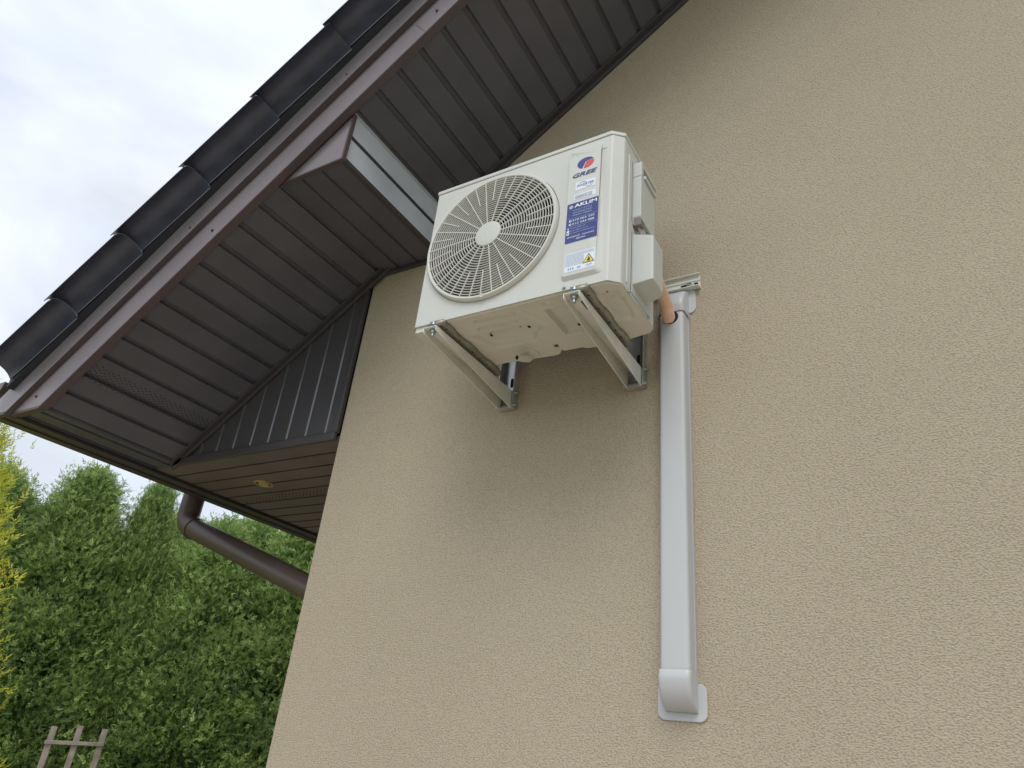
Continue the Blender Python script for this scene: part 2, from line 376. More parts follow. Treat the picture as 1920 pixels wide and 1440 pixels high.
# roof covering: slab plus stepped verge tiles
m = MB(); o0, o1 = .272, .375
m.prism([(-3.245, zf(-3.245)+o0-.005), (RX, zf(RX)+o0), (6.96, zf(-3.36)+o0-.02), (6.96, zf(-3.36)+o1), (RX, zf(RX)+o1+.02), (-3.245, zf(-3.245)+o1)], 'y', 1.152, 10.2)
roof = m.build('roof', mat('roof_deck', (.022, .024, .034), .6), house)
prof = [(1.150, .018), (1.1475, 0.0), (1.143, .014), (1.136, .030), (1.124, .047), (1.106, .061), (1.086, .066), (1.068, .061), (1.052, .048), (1.040, .031), (1.0285, .008)]
prof2 = [(1.0262, .009), (1.0370, .034), (1.049, .053), (1.066, .067), (1.086, .072), (1.108, .066), (1.129, .051), (1.142, .034), (1.154, .028)]
tile_me = None
k = 0; xk = -3.234
while xk < RX-.1:
    if tile_me is None:
        Lt = .312/ca+.024; m = MB(); ring = prof+prof2; n = len(ring); v = []
        for t, nn, sc_ in ((0, .2345, 1.0), (.012, .234, 1.0), (Lt*.5, .221, .996), (Lt, .205, .990)):
            for y_, h in ring:
                yy = 1.0895+(y_-1.0895)*sc_
                v.append((t*ca-(nn+h)*sa, yy, t*sa+(nn+h)*ca))
        f = [(i*n+j, i*n+(j+1) % n, (i+1)*n+(j+1) % n, (i+1)*n+j) for i in range(3) for j in range(n)]
        f += [tuple(range(n)), tuple(range(3*n, 4*n))[::-1]]
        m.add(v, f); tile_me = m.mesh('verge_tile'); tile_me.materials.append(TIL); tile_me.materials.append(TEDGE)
        for p_ in tile_me.polygons:
            c_ = p_.center; hh_ = -c_.x*sa+c_.z*ca; tt_ = c_.x*ca+c_.z*sa
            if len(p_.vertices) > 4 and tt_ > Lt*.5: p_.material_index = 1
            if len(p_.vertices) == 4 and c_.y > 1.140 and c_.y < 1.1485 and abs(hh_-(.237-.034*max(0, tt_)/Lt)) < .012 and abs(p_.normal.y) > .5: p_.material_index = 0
        tile_me.polygons.foreach_set('use_smooth', [True]*len(tile_me.polygons)); tile_me.set_sharp_from_angle(angle=R_(35))
        em = MB(); a_ = (-.237*sa, 1.1462, .237*ca-.0012); b_ = (Lt*ca-.203*sa, 1.1462, Lt*sa+.203*ca-.0012)  # thin skirt strip, coloured pale as a painted edge highlight
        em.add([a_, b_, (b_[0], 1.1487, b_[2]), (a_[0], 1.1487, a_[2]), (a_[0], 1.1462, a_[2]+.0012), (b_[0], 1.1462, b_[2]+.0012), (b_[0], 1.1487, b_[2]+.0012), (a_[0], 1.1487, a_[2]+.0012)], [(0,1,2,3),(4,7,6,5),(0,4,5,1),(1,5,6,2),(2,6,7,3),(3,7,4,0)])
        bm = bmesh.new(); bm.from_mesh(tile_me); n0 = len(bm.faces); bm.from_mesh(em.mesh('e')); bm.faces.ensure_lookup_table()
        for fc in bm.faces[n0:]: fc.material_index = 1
        bm.to_mesh(tile_me); bm.free()
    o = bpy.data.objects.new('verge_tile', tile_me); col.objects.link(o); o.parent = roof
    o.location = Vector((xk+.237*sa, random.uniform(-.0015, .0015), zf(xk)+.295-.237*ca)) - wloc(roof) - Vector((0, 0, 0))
    xk += .312; k += 1
# eave board, gutter, downpipe
m = MB(); m.box(-3.362, -3.236, FY+.001, 9.8, 1.032, 1.20); m.box(-3.32, -3.29, FY+.002, 9.8, 1.026, 1.031); m.build('eave_board', mat('eave_sheet', (.052, .044, .046), .4, var=.1), house, bevel=.004)
def arc(c, r, a0, a1, n=16): return [(c[0]+r*math.cos(R_(a0+(a1-a0)*i/n)), c[1]+r*math.sin(R_(a0+(a1-a0)*i/n))) for i in range(n+1)]
gc = (-3.436, 1.205); o_ = arc(gc, .072, 180, 360); i_ = arc(gc, .069, 360, 180)
m = MB(); m.prism(o_+i_, 'y', 1.19, 9.8); gut = m.build('gutter', GUT, house, smooth=True)
m = MB(); m.prism(arc(gc, .0725, 180, 360), 'y', 1.180, 1.190); m.tube([(gc[0]-.073, 1.19, 1.208), (gc[0]-.073, 9.8, 1.208)], .007, 8); m.build('end_cap', GUT, gut, bevel=.001)
dp = MB(); PX = -3.425; PYd = 2.262; pr_ = .0545
P = [(PX, PYd, 1.15), (PX, PYd, 1.02), (PX, PYd, .945)]
bend = Vector((PX, PYd, .900)); dirn = Vector((1.05, .02, -.365)).normalized()
for i in range(1, 8):
    t = i/8; a = Vector((PX, PYd, .965)); b = bend+dirn*.075; P.append(tuple((1-t)**2*a+2*t*(1-t)*bend+t*t*b))
P.append(tuple(bend+dirn*.09))
elbow = MB(); elbow.tube(P, .0565, 28); 
e1 = bend+dirn*.085; e2 = bend+dirn*1.40
dpo = MB(); dpo.tube([e1, e2], pr_-.0012, 28); ex_ = e2+Vector((.055, 0, -.02)); dpo.tube([e2-dirn*.02, e2+dirn*.03, e2+Vector((.052, 0, -.040)), e2+Vector((.058, 0, -.085)), (e2.x+.058, e2.y, e2.z-.14)], pr_, 24); dpo.tube([(e2.x+.058, e2.y, e2.z-.13), (e2.x+.058, e2.y, GZ)], pr_-.002, 24)
dpo = dpo.build('downpipe', GUT, house, smooth=True)
elbow.build('elbow', GUT, dpo, smooth=True)
m = MB(); m.tube([e1-dirn*.004, e1+dirn*.004], .0580, 28); m.build('socket_ring', GUT, dpo, smooth=True)

# recessed light in the eave underside
sp_ = empty('ceiling_light', (-2.80, 2.19, 1.045), 'small round brass rimmed spotlight set into the brown eave underside', 'ceiling light')
m = MB(); m.lathe((-2.80, 2.19, 1.044), (0, 0, -1), [(.050, 0), (.050, .002), (.046, .006), (.036, .006), (.034, .001), (.028, .001)], 32); m.build('ring', BRA, sp_, smooth=True, sharp=30)
m = MB(); m.lathe((-2.80, 2.19, 1.0425), (0, 0, -1), [(.027, 0), (.026, .004), (.016, .005)], 24); m.build('lamp', mat('lamp_face', (.45, .38, .2), .3), sp_, smooth=True)
m = MB(); m.lathe((-2.80, 2.19, 1.0422), (0, 0, -1), [(.034, 0), (.034, .0008), (.0275, .0008)], 24); m.build('gap', DRK, sp_)

# ------------------------------------------------------------------ air conditioner outdoor unit
UX0, UXF, UX1 = -1.292, -.652, -.618; UY0, UYC, UY1 = 1.405, 1.431, 1.672; UZ0, UZS, UZ1 = 1.130, 1.664, 1.681
unit = empty('air_conditioner', (-.955, 1.54, UZ0), 'cream outdoor air conditioning unit with round fan grille held on two wall brackets', 'air conditioner')
HC = (-1.0475, 1.406); HR = .2385
NS = 144
def rect_pt(a):
    dx, dz = math.cos(a), math.sin(a); xr = (UXF-HC[0]) if dx > 0 else (UX0+.004-HC[0]); zr = (UZS-HC[1]) if dz > 0 else (UZ0-HC[1])
    t = min(xr/dx if abs(dx) > 1e-9 else 1e9, zr/dz if abs(dz) > 1e-9 else 1e9); return (HC[0]+dx*t, HC[1]+dz*t)
angs = sorted(set([2*math.pi*i/NS for i in range(NS)]+[math.atan2(z-HC[1], x-HC[0]) % (2*math.pi) for x in (UXF, UX0+.004) for z in (UZ0, UZS)]))
n = len(angs); v = []
for a in angs: v.append((HC[0]+HR*math.cos(a), UY0, HC[1]+HR*math.sin(a)))
for a in angs: p = rect_pt(a); v.append((p[0], UY0, p[1]))
for a in angs: v.append((HC[0]+HR*math.cos(a), UY0+.02, HC[1]+HR*math.sin(a)))
f = [(i, (i+1) % n, n+(i+1) % n, n+i) for i in range(n)]+[(i, 2*n+i, 2*n+(i+1) % n, (i+1) % n) for i in range(n)]
m = MB(); m.add(v, f)
# right chamfer, right side, left side with rounded edge, back flanges
outl = [(UXF, UY0), (UXF+.006, UY0+.002), (UX1-.002, UYC-.001), (UX1, UYC+.006), (UX1, UY1)]
for (a, b), (c, d) in zip(outl[:-1], outl[1:]): m.add([(a, b, UZ0), (c, d, UZ0), (c, d, UZS), (a, b, UZS)], [(0, 1, 2, 3)])
outl = [(UX0+.004, UY0), (UX0+.001, UY0+.001), (UX0, UY0+.004), (UX0, 1.66)]
for (a, b), (c, d) in zip(outl[:-1], outl[1:]): m.add([(a, b, UZ0), (c, d, UZ0), (c, d, UZS), (a, b, UZS)], [(0, 1, 2, 3)])
me = m.mesh('casing'); bm = bmesh.new(); bm.from_mesh(me); bmesh.ops.remove_doubles(bm, verts=bm.verts, dist=1e-5); bmesh.ops.recalc_face_normals(bm, faces=bm.faces); bm.to_mesh(me); bm.free()
case = link('casing', me, CAS, unit)
# side details: vertical rib, rear tab, seam, diagonal pressings
m = MB(); m.prism([(1.4605, 1.152), (1.4655, 1.152), (1.4655, 1.622), (1.4605, 1.622)], 'x', UX1-.001, UX1+.0035); m.build('side_rib', CAS, case, bevel=.0012)
m = MB(); m.box(UX1-.001, UX1+.0006, 1.4940, 1.4956, 1.14, 1.352); m.box(UX1-.001, UX1+.0006, 1.4885, 1.4897, 1.38, 1.62); m.build('seam', CASD, case)
m = MB()
for dy in (0, .022):
    m.add([(UX1+.0015, 1.470+dy, 1.395+dy*.3), (UX1+.0015, 1.474+dy, 1.399+dy*.3), (UX1+.0015, 1.515+dy, 1.355+dy*.3), (UX1+.0015, 1.511+dy, 1.351+dy*.3), (UX1-.001, 1.466+dy, 1.395+dy*.3), (UX1-.001, 1.476+dy, 1.403+dy*.3), (UX1-.001, 1.521+dy, 1.357+dy*.3), (UX1-.001, 1.509+dy, 1.347+dy*.3)],
      [(0,1,2,3),(4,5,1,0),(5,6,2,1),(6,7,3,2),(7,4,0,3)])
m.build('side_pressing', CAS, case)
m = MB(); m.box(UX0+.004, UXF-.004, 1.405+.004, 1.66, UZ0+.022, UZ0+.024); m.box(UXF-.0035, UX1-.003, 1.436, 1.66, UZ0+.022, UZ0+.024); m.box(UX0+.002, UX1-.002, 1.660, 1.668, UZ0, UZS-.002); m.box(-.80, -.797, 1.42, 1.659, UZ0+.013, UZS-.003); m.build('coil', COI, unit)
# lid
m = MB(); m.prism([(UX0-.003, UY0-.003), (UXF+.001, UY0-.003), (UX1+.002, UYC-.002), (UX1+.003, UY1), (UX1-.04, UY1+.03), (UX0-.003, UY1+.01)], 'z', UZS+.0018, UZ1)
lid = m.build('lid', CAS, unit, bevel=.003, smooth=False)
m = MB(); m.prism([(UX0+.001, UY0+.002), (UXF-.001, UY0+.002), (UX1-.002, UYC+.002), (UX1-.002, UY1-.004), (UX0+.001, UY1-.004)], 'z', UZS-.004, UZS+.0017); m.build('lid_gasket', CASD, lid)
# small louvre mark top right
m = MB(); m.box(-.690, -.665, UY0-.0015, UY0+.001, 1.618, 1.622); m.build('tab', CAS, case, bevel=.0008)
# raised strip for badges
SYF = 1.3965
def strip():
    m = MB(); X0, X1, Z0, Z1 = -.787, -.660, 1.158, 1.655; e = .009
    front = []; back = []
    base = rrect(X0, X1, Z0, Z1, .012, 5); inner = rrect(X0+e*.55, X1-e*2.2, Z0+e*1.4, Z1-.004, .010, 5)
    n = len(base)
    v = [(x, UY0+.001, z) for x, z in base]
    for x, z in inner:
        v.append((x, SYF if z < 1.5 else UY0-.0003, z))
    f = [(i, (i+1) % n, n+(i+1) % n, n+i) for i in range(n)]
    # inner face as a strip mesh of quads: left-right pairing
    v += [(X0+e*.55, SYF, 1.607), (X1-e*2.2, SYF, 1.607)]
    top = [i for i in range(n) if inner[i][1] > 1.5]; bot = [i for i in range(n) if inner[i][1] <= 1.5]
    q = [n+i for i in top]; f.append(tuple(q+[2*n, 2*n+1])); f.append(tuple([n+i for i in bot]+[2*n+1, 2*n]))
    m.add(v, f); return m
st = strip().build('badge_strip', CAS, case, smooth=True, bevel=.0018, sharp=25)
# ---- stickers and print (each as thin as paper, on the strip)
YS = SYF-.0006
def sticker(name, x0, x1, z0, z1, mt, r=.003, lab=None, y=YS):
    m = MB(); m.prism(rrect(x0, x1, z0, z1, r, 4), 'y', y, SYF+.0012 if z1 < 1.5 else SYF+.004); return m.build(name, mt, case, label=lab)
YP = YS-.0003
nav = sticker('sticker', -.7795, -.6800, 1.2830, 1.4290, NAV, .004, 'navy installer sticker with white lettering')
m = MB(); m.prism(rrect(-.7812, -.6783, 1.2812, 1.4308, .005, 4), 'y', YS+.0003, SYF+.0012); m.build('sticker_border', mat('border', (.5, .52, .56), .4), nav)
text('AKLIM', -.7560, 1.4105, .0705, .0125, YP, WLE, nav, bold=.02)
def flake(cx, cz, r, y, mt, par, w=.0009):
    m = MB()
    for k in range(6):
        a = R_(60*k+30); d = Vector((math.cos(a), 0, math.sin(a))); q = Vector((-d.z, 0, d.x)); c = Vector((cx, y, cz))
        def seg(p, e, w_):
            t = (e-p).normalized(); nq = Vector((-t.z, 0, t.x))*w_; m.add([p-nq, e-nq, e+nq, p+nq], [(0, 1, 2, 3)])
        seg(c, c+d*r, w)
        for s_ in (-1, 1): 
            seg(c+d*r*.55, c+d*r*.55+(d*.6+q*s_*.8)*r*.38, w*.8)
    return m.build('snowflake_mark', mt, par)
flake(-.7665, 1.4150, .0068, YP, WLE, nav)
LB = mat('print_pale_blue', (.42, .50, .72), .5)
for i, t in enumerate(('KLIMATYZACJA', 'CHŁODNICTWO', 'POMPY CIEPŁA')):
    text(t, -.7600, 1.3975-i*.0092, .060, .0050, YP, LB, nav)
def line(x0, x1, z, h, mt, par, y=YP, name='printed_line'):
    m = MB(); m.add([(x0, y, z), (x1, y, z), (x1, y, z+h), (x0, y, z+h)], [(0, 1, 2, 3)]); return m.build(name, mt, par)
line(-.777, -.683, 1.3715, .0006, LB, nav); line(-.777, -.683, 1.3410, .0006, LB, nav)
text('518 063 330', -.7590, 1.3600, .068, .0070, YP, WLE, nav); text('512 344 088', -.7590, 1.3470, .068, .0070, YP, WLE, nav)
for zc in (1.3635, 1.3505):
    m = MB(); m.lathe((-.7665, YP+.0001, zc), (0, -1, 0), [(.0042, 0), (.0042, .0001), (.0028, .0001)], 14); m.build('phone_mark', WLE, nav)
    m = MB(); m.lathe((-.7660, YP-.0002, zc+.0004), (0, -1, 0), [(.0022, 0), (.0022, .0001)], 10); m.build('phone_mark', NAV, nav)
for i, (t, w_) in enumerate((('www.aklim.pl', .046), ('biuro@aklim.pl', .054), ('facebook.com/klimatyzacja', .076))):
    text(t, -.7640, 1.3325-i*.0088, w_, .0046, YP, LB, nav)
m = MB(); m.lathe((-.7715, YP, 1.3345), (0, -1, 0), [(.0034, 0), (.0034, .0001)], 12); m.build('web_mark', LB, nav)
line(-.7755, -.7675, 1.3228, .006, WLE, nav, name='mail_mark'); fbm = line(-.7755, -.7675, 1.3128, .0078, WLE, nav, name='social_mark')
text('f', -.7730, 1.3135, .0034, .0066, YP-.0002, NAV, nav, bold=.02)
text('SPRZEDAŻ · MONTAŻ', -.7735, 1.3010, .084, .0064, YP, WLE, nav); text('· SERWIS ·', -.7480, 1.2910, .036, .0054, YP, WLE, nav)
# brand mark and name
YL = YS+.0002
br_ = []
def disc_poly(pts, mt, par, name, y=YL):
    m = MB(); m.prism(pts, 'y', y, y+.0008); return m.build(name, mt, par)
cx, cz, rr = -.7285, 1.5765, .0225
logo_y = SYF+.0005
def lp(a, sx=1.22): return (cx+rr*sx*math.cos(R_(a)), cz+rr*.93*math.sin(R_(a)))
blue = [lp(a) for a in range(28, 246, 6)]+[(cx-.0065, cz-.009), (cx-.0010, cz+.0060), (cx+.0080, cz+.0080), (cx+.0225, cz+.0098)]
lg = disc_poly(blue, BLU, case, 'brand_mark', logo_y-.0015); lg['label'] = 'blue crescent brand mark with red wedge'
redp = [(cx+.0022, cz+.0046), (cx+.0262, cz+.0062)]+[lp(a, 1.17) for a in range(8, -75, -6)]+[(cx-.0062, cz-.0200)]
disc_poly(redp, RED, lg, 'red_wedge', logo_y-.0015)
text('GREE', -.7690, 1.5270, .0790, .0160, logo_y-.0015, BLU, lg, name='brand_lettering', bold=.025, shear=.3)
inv = sticker('sticker', -.7570, -.6940, 1.4755, 1.5065, WHI, .0015, 'small white sticker with blue swirl lettering', y=YS-.0001)
text('INVERTER', -.7530, 1.4865, .0545, .0088, YP-.0002, BLU, inv, bold=.01, shear=.2)
def arcs(cx, cz, rx, rz_, a0, a1, w, mt, par):
    m = MB(); N = 18
    o_ = [(cx+rx*math.cos(R_(a0+(a1-a0)*i/N)), cz+rz_*math.sin(R_(a0+(a1-a0)*i/N))) for i in range(N+1)]
    i_ = [(cx+(rx-w*math.sin(math.pi*i/N))*math.cos(R_(a0+(a1-a0)*i/N)), cz+(rz_-w*math.sin(math.pi*i/N))*math.sin(R_(a0+(a1-a0)*i/N))) for i in range(N+1)]
    v = [(x, YP-.0003, z) for x, z in o_+i_]; m.add(v, [(i, i+1, N+2+i, N+1+i) for i in range(N)]); return m.build('swirl', mt, par)
arcs(-.7345, 1.4905, .0145, .0125, 10, 175, .0016, BLU, inv); arcs(-.7135, 1.4905, .0160, .0120, 190, 345, .0016, GRN, inv)
eco = sticker('sticker', -.7595, -.6910, 1.4395, 1.4595, WHI, .0012, 'narrow white sticker with small grey print', y=YS-.0001)
for i, (a, b) in enumerate(((.001, .030), (.031, .041), (.043, .056))):
    for j in range(3): line(-.7575+a, -.7575+b, 1.4425+j*.0048, .0022, GRY, eco, y=YP-.0002)
wh = sticker('sticker', -.7745, -.6830, 1.1820, 1.2450, WHI, .0012, 'white safety sticker with yellow flame triangle')
for i in range(12):
    z_ = 1.2405-i*.0036; x1_ = -.685 if i < 3 else (-.716 if i < 11 else -.72)
    x_ = -.7725
    while x_ < x1_-.004:
        wd = random.uniform(.004, .014); line(x_, min(x_+wd, x1_), z_, .0011, GRY, wh); x_ += wd+.0012
tri = [(-.7018, 1.2300), (-.7200, 1.1985), (-.6840, 1.1985)]
m = MB(); m.prism(tri, 'y', YP, YP+.0004); tw = m.build('warning_triangle', BLK, wh)
cxm = -.7013; m = MB(); m.prism([(cxm+(x-cxm)*.80, 1.2090+(z-1.2090)*.80) for x, z in tri], 'y', YP-.0003, YP); m.build('triangle_field', YEL, tw)
fl = [(-.7015, 1.2190), (-.6990, 1.2150), (-.6975, 1.2120), (-.6965, 1.2075), (-.6985, 1.2040), (-.7045, 1.2040), (-.7065, 1.2075), (-.7050, 1.2110), (-.7035, 1.2090), (-.7030, 1.2140)]
m = MB(); m.prism(fl, 'y', YP-.0005, YP-.0003); m.build('flame_mark', BLK, tw)
line(-.7080, -.6950, 1.2015, .001, BLK, tw, y=YP-.0005)
for a in (-.764, -.757, -.750, -.735, -.729): line(a, a+.004, 1.1875, .0062, GRY, wh, name='pictogram')
line(-.706, -.690, 1.1905, .0022, GRY, wh); line(-.710, -.694, 1.1865, .001, GRY, wh)

# grille
gr_y = 1.391
m = MB(); N = 120
# proud rounded outer ring
rp_ = [(.2365, UY0+.018), (.2365, UY0-.004), (.2350, gr_y+.002), (.2320, gr_y-.001), (.2270, gr_y-.001), (.2245, gr_y+.001), (.2240, gr_y+.010)]
v = []; 
for r, y in rp_: v += [(HC[0]+r*math.cos(2*math.pi*k/N), y, HC[1]+r*math.sin(2*math.pi*k/N)) for k in range(N)]
m.add(v, [(i*N+k, i*N+(k+1) % N, (i+1)*N+(k+1) % N, (i+1)*N+k) for i in range(len(rp_)-1) for k in range(N)])
# concentric rings
dome = lambda r: gr_y-.004*(1-(r/.225)**2)
NR = 19; r0 = .0555
for i in range(NR):
    r = r0+(.2175-r0)*i/(NR-1); y = dome(r); w_ = .0013
    pr = [(r-w_, y+.0010), (r-w_*.5, y), (r+w_*.5, y), (r+w_, y+.0010), (r+w_*.8, y+.0042), (r-w_*.8, y+.0042)]
    v = []
    for a, b in pr: v += [(HC[0]+a*math.cos(2*math.pi*k/N), b, HC[1]+a*math.sin(2*math.pi*k/N)) for k in range(N)]
    m.add(v, [(j*N+k, j*N+(k+1) % N, ((j+1) % 6)*N+(k+1) % N, ((j+1) % 6)*N+k) for j in range(6) for k in range(N)])
for s_ in range(36):
    a = R_(10*s_); ra = .046 if s_ % 2 == 0 else .136; d = Vector((math.cos(a), 0, math.sin(a))); q = Vector((-d.z, 0, d.x))*.00125; c = Vector((HC[0], 0, HC[1]))
    ns = 5; vv = []
    for i in range(ns+1):
        r = ra+(.2255-ra)*i/ns; y = dome(r)-.0008
        for sgn in (-1, 1):
            for dy in (0, .006): vv.append(c+d*r+q*sgn+Vector((0, y+dy, 0)))
    f = []
    for i in range(ns):
        b_ = i*4; f += [(b_, b_+4, b_+6, b_+2), (b_+1, b_+3, b_+7, b_+5), (b_, b_+1, b_+5, b_+4), (b_+2, b_+6, b_+7, b_+3)]
    m.add(vv, f)
grille = m.build('fan_grille', GRI, unit, smooth=True, sharp=35)
m = MB(); m.lathe((HC[0], gr_y+.005, HC[1]), (0, -1, 0), [(.046, 0), (.0468, .008), (.0455, .0108), (.042, .0118), (.02, .0125), (.001, .0126)], 48); m.build('grille_hub', CAS, grille, smooth=True, sharp=35)
m = MB(); m.lathe((-1.0415, gr_y+.004, 1.1750), (0, -1, 0), [(.0068, 0), (.0068, .006), (.0035, .0062), (.003, .004)], 16); m.build('grille_clip', GRI, grille, smooth=True)
# dark recess line round the grille
m = MB(); v = []
for r, y in ((.2366, UY0+.012), (.2384, UY0+.012)): v += [(HC[0]+r*math.cos(2*math.pi*k/N), y, HC[1]+r*math.sin(2*math.pi*k/N)) for k in range(N)]
m.add(v, [(k, (k+1) % N, N+(k+1) % N, N+k) for k in range(N)]); m.build('grille_gap', DRK, grille)
# shroud and fan
m = MB(); v = []
for r, y in ((.236, 1.424), (.222, 1.430), (.219, 1.445), (.219, 1.49)): v += [(HC[0]+r*math.cos(2*math.pi*k/N), y, HC[1]+r*math.sin(2*math.pi*k/N)) for k in range(N)]
m.add(v, [(i*N+k, i*N+(k+1) % N, (i+1)*N+(k+1) % N, (i+1)*N+k) for i in range(3) for k in range(N)]); m.build('shroud', INN, unit, smooth=True)
m = MB(); m.lathe((HC[0], 1.50, HC[1]), (0, -1, 0), [(.052, 0), (.055, .03), (.052, .075), (.03, .082), (.001, .083)], 32)
for b_ in range(3):
    vv = []; NA, NRr = 10, 7
    for i in range(NRr+1):
        r = .05+.158*i/NRr; sweep = 26*(i/NRr); wd = 62+14*math.sin(math.pi*i/NRr)
        for j in range(NA+1):
            t = j/NA; a = R_(120*b_+38+sweep+wd*(t-.5)); y = 1.452+.055*(t-.5)*(1.1-.35*i/NRr)+.012*math.sin(math.pi*t)
            vv.append((HC[0]+r*math.cos(a), y, HC[1]+r*math.sin(a)))
    m.add(vv, [(i*(NA+1)+j, i*(NA+1)+j+1, (i+1)*(NA+1)+j+1, (i+1)*(NA+1)+j) for i in range(NRr) for j in range(NA)])
m.build('fan', FAN, unit, smooth=True, sharp=50)

# base pan with pressings
def sd_seg(px, py, ax, ay, bx, by):
    dx, dy = bx-ax, by-ay; t = np.clip(((px-ax)*dx+(py-ay)*dy)/(dx*dx+dy*dy), 0, 1); return np.hypot(px-ax-t*dx, py-ay-t*dy)
def inpoly(px, py, poly):
    c = np.zeros(px.shape, bool); n = len(poly)
    for i in range(n):
        x1, y1 = poly[i]; x2, y2 = poly[(i+1) % n]
        cond = ((y1 > py) != (y2 > py)) & (px < (x2-x1)*(py-y1)/(y2-y1+1e-12)+x1); c ^= cond
    return c
def sdp(px, py, poly):
    d = np.full(px.shape, 9.)
    for i in range(len(poly)): d = np.minimum(d, sd_seg(px, py, *poly[i], *poly[(i+1) % len(poly)]))
    return np.where(inpoly(px, py, poly), -d, d)
sm = lambda e0, e1, x: (lambda t: t*t*(3-2*t))(np.clip((x-e0)/(e1-e0), 0, 1))
NX, NY = 300, 130
U, V = np.meshgrid(np.linspace(0, 1, NX), np.linspace(0, 1, NY), indexing='ij')
X = UX0+.002+U*(UX1-UX0-.003)
yf = np.where(X > UXF, UY0+.002+(X-UXF)/(UX1-UXF)*.027, UY0+.002)
kb = [(-1.292, 1.66), (-1.27, 1.698), (-1.13, 1.698), (-.965, 1.7115), (-.943, 1.709), (-.927, 1.696), (-.857, 1.696), (-.845, 1.706), (-.819, 1.711), (-.70, 1.703), (-.638, 1.693), (-.618, 1.674)]
yb = np.interp(X, [p[0] for p in kb], [p[1] for p in kb])
Y = yf+V*(yb-yf)
Z = np.full(X.shape, UZ0-.001)
step = .017
for a in ((-1.088, 1.453, -.972, 1.453), (-1.100, 1.492, -.985, 1.492)): Z += .011*sm(.013, .007, sd_seg(X, Y, *a))
tray = [(-1.19, 1.520), (-1.155, 1.512), (-1.13, 1.612), (-.985, 1.612), (-.955, 1.585), (-.925, 1.560), (-.925, 1.53), (-.97, 1.513), (-1.19, 1.513)]
tray = [(-1.165, 1.518), (-1.115, 1.604), (-.975, 1.608), (-.955, 1.580), (-.918, 1.552), (-.93, 1.528), (-.955, 1.518)]
Z += step*sm(.003, -.007, sdp(X, Y, tray))
t2 = [(-.872, 1.470), (-.872, 1.618), (-.79, 1.628), (-.79, 1.47)]
Z += step*sm(.001, -.008, sdp(X, Y, t2))
t3 = [(-.700, 1.46), (-.700, 1.600), (-.652, 1.605), (-.640, 1.57), (-.640, 1.46)]
Z += .006*sm(.004, -.008, sdp(X, Y, t3))
Z -= .005*sm(.002, -.004, sdp(X, Y, [(-1.17, 1.425), (-.93, 1.425), (-.93, 1.50), (-.945, 1.512), (-1.17, 1.50)]))*0
for (ax, ay, r) in ((-.655, 1.497, .017), (-.655, 1.497, .007), (-.845, 1.447, .014)): Z += .003*sm(.0035, 0, np.abs(np.hypot(X-ax, Y-ay)-r))
Z += .003*sm(.006, .001, sd_seg(X, Y, -.94, 1.44, -.90, 1.53)); Z -= .002*sm(.012, .003, sd_seg(X, Y, -.86, 1.43, -.80, 1.47))
Z += .006*sm(.010, .002, sd_seg(X, Y, -.930, 1.655, -.928, 1.70))
Z -= .0025*sm(.006, .001, np.abs(Y-yf-.010))
Z += rng.normal(0, .00006, Z.shape)
vv = np.stack([X, Y, Z], -1).reshape(-1, 3)
idx = np.arange(NX*NY).reshape(NX, NY)
ff = np.stack([idx[:-1, :-1], idx[:-1, 1:], idx[1:, 1:], idx[1:, :-1]], -1).reshape(-1, 4)
edge = np.concatenate([idx[0, :], idx[1:, -1], idx[-1, :-1][::-1], idx[1:-1, 0][::-1]])
vt = vv[edge].copy(); vt[:, 2] = UZ0+.020; base_n = len(vv); ne = len(edge)
vv2 = np.concatenate([vv, vt]); wl = [(int(edge[i]), int(edge[(i+1) % ne]), base_n+(i+1) % ne, base_n+i) for i in range(ne)]
me = bpy.data.meshes.new('base_pan'); me.from_pydata(vv2.tolist(), [], ff.tolist()+wl); me.update()
pan = link('base_pan', me, PAN, unit, smooth=True, sharp=50)
m = MB()
for hx, hy, hr, el in ((-1.103, 1.552, .0075, 1.5), (-.951, 1.523, .006, 1.4), (-.968, 1.553, .008, 1.2), (-.993, 1.542, .0032, 1.6), (-1.097, 1.540, .003, 1.6), (-.822, 1.597, .007, 1.3), (-.668, 1.452, .0042, 1.1), (-1.268, 1.43, .006, 1.4)):
    ix = int(round((hx-UX0-.002)/(UX1-UX0-.003)*(NX-1))); iy = int(round((hy-yf[ix, 0])/(yb[ix, 0]-yf[ix, 0])*(NY-1))); hz = Z[ix, iy]-.0012
    m = MB(); m.add([(hx+hr*.6*math.cos(2*math.pi*k/14), hy+hr*el*.7*math.sin(2*math.pi*k/14), hz) for k in range(14)], [tuple(range(14))]); m.build('drain_hole', DRK, pan)
# skirt under left edge and drain spout
m = MB(); m.box(UX0+.001, UX0+.0025, UY0+.006, 1.62, 1.112, UZ0+.004); m.box(UX0+.001, -1.245, UY0+.006, UY0+.008, 1.112, UZ0+.004); m.box(UX0+.0025, -1.243, UY0+.008, 1.62, 1.1115, 1.1125); m.build('edge_flange', PAN, pan)
m = MB(); m.lathe((-1.030, 1.672, UZ0-.001), (0, 0, -1), [(.030, 0), (.030, .003), (.028, .005), (.013, .006), (.011, .020)], 28)
m.tube([(-1.030, 1.676, 1.122), (-1.031, 1.668, 1.110), (-1.036, 1.648, 1.099), (-1.044, 1.622, 1.090)], [.0135, .0135, .0118, .0098], 20); m.build('drain_spout', PAN, pan, smooth=True)
m = MB(); m.lathe((-1.0441, 1.6217, 1.0899), Vector((-.008, -.026, -.009)), [(.0072, 0), (.0072, .0006)], 14); m.build('spout_bore', DRK, pan)
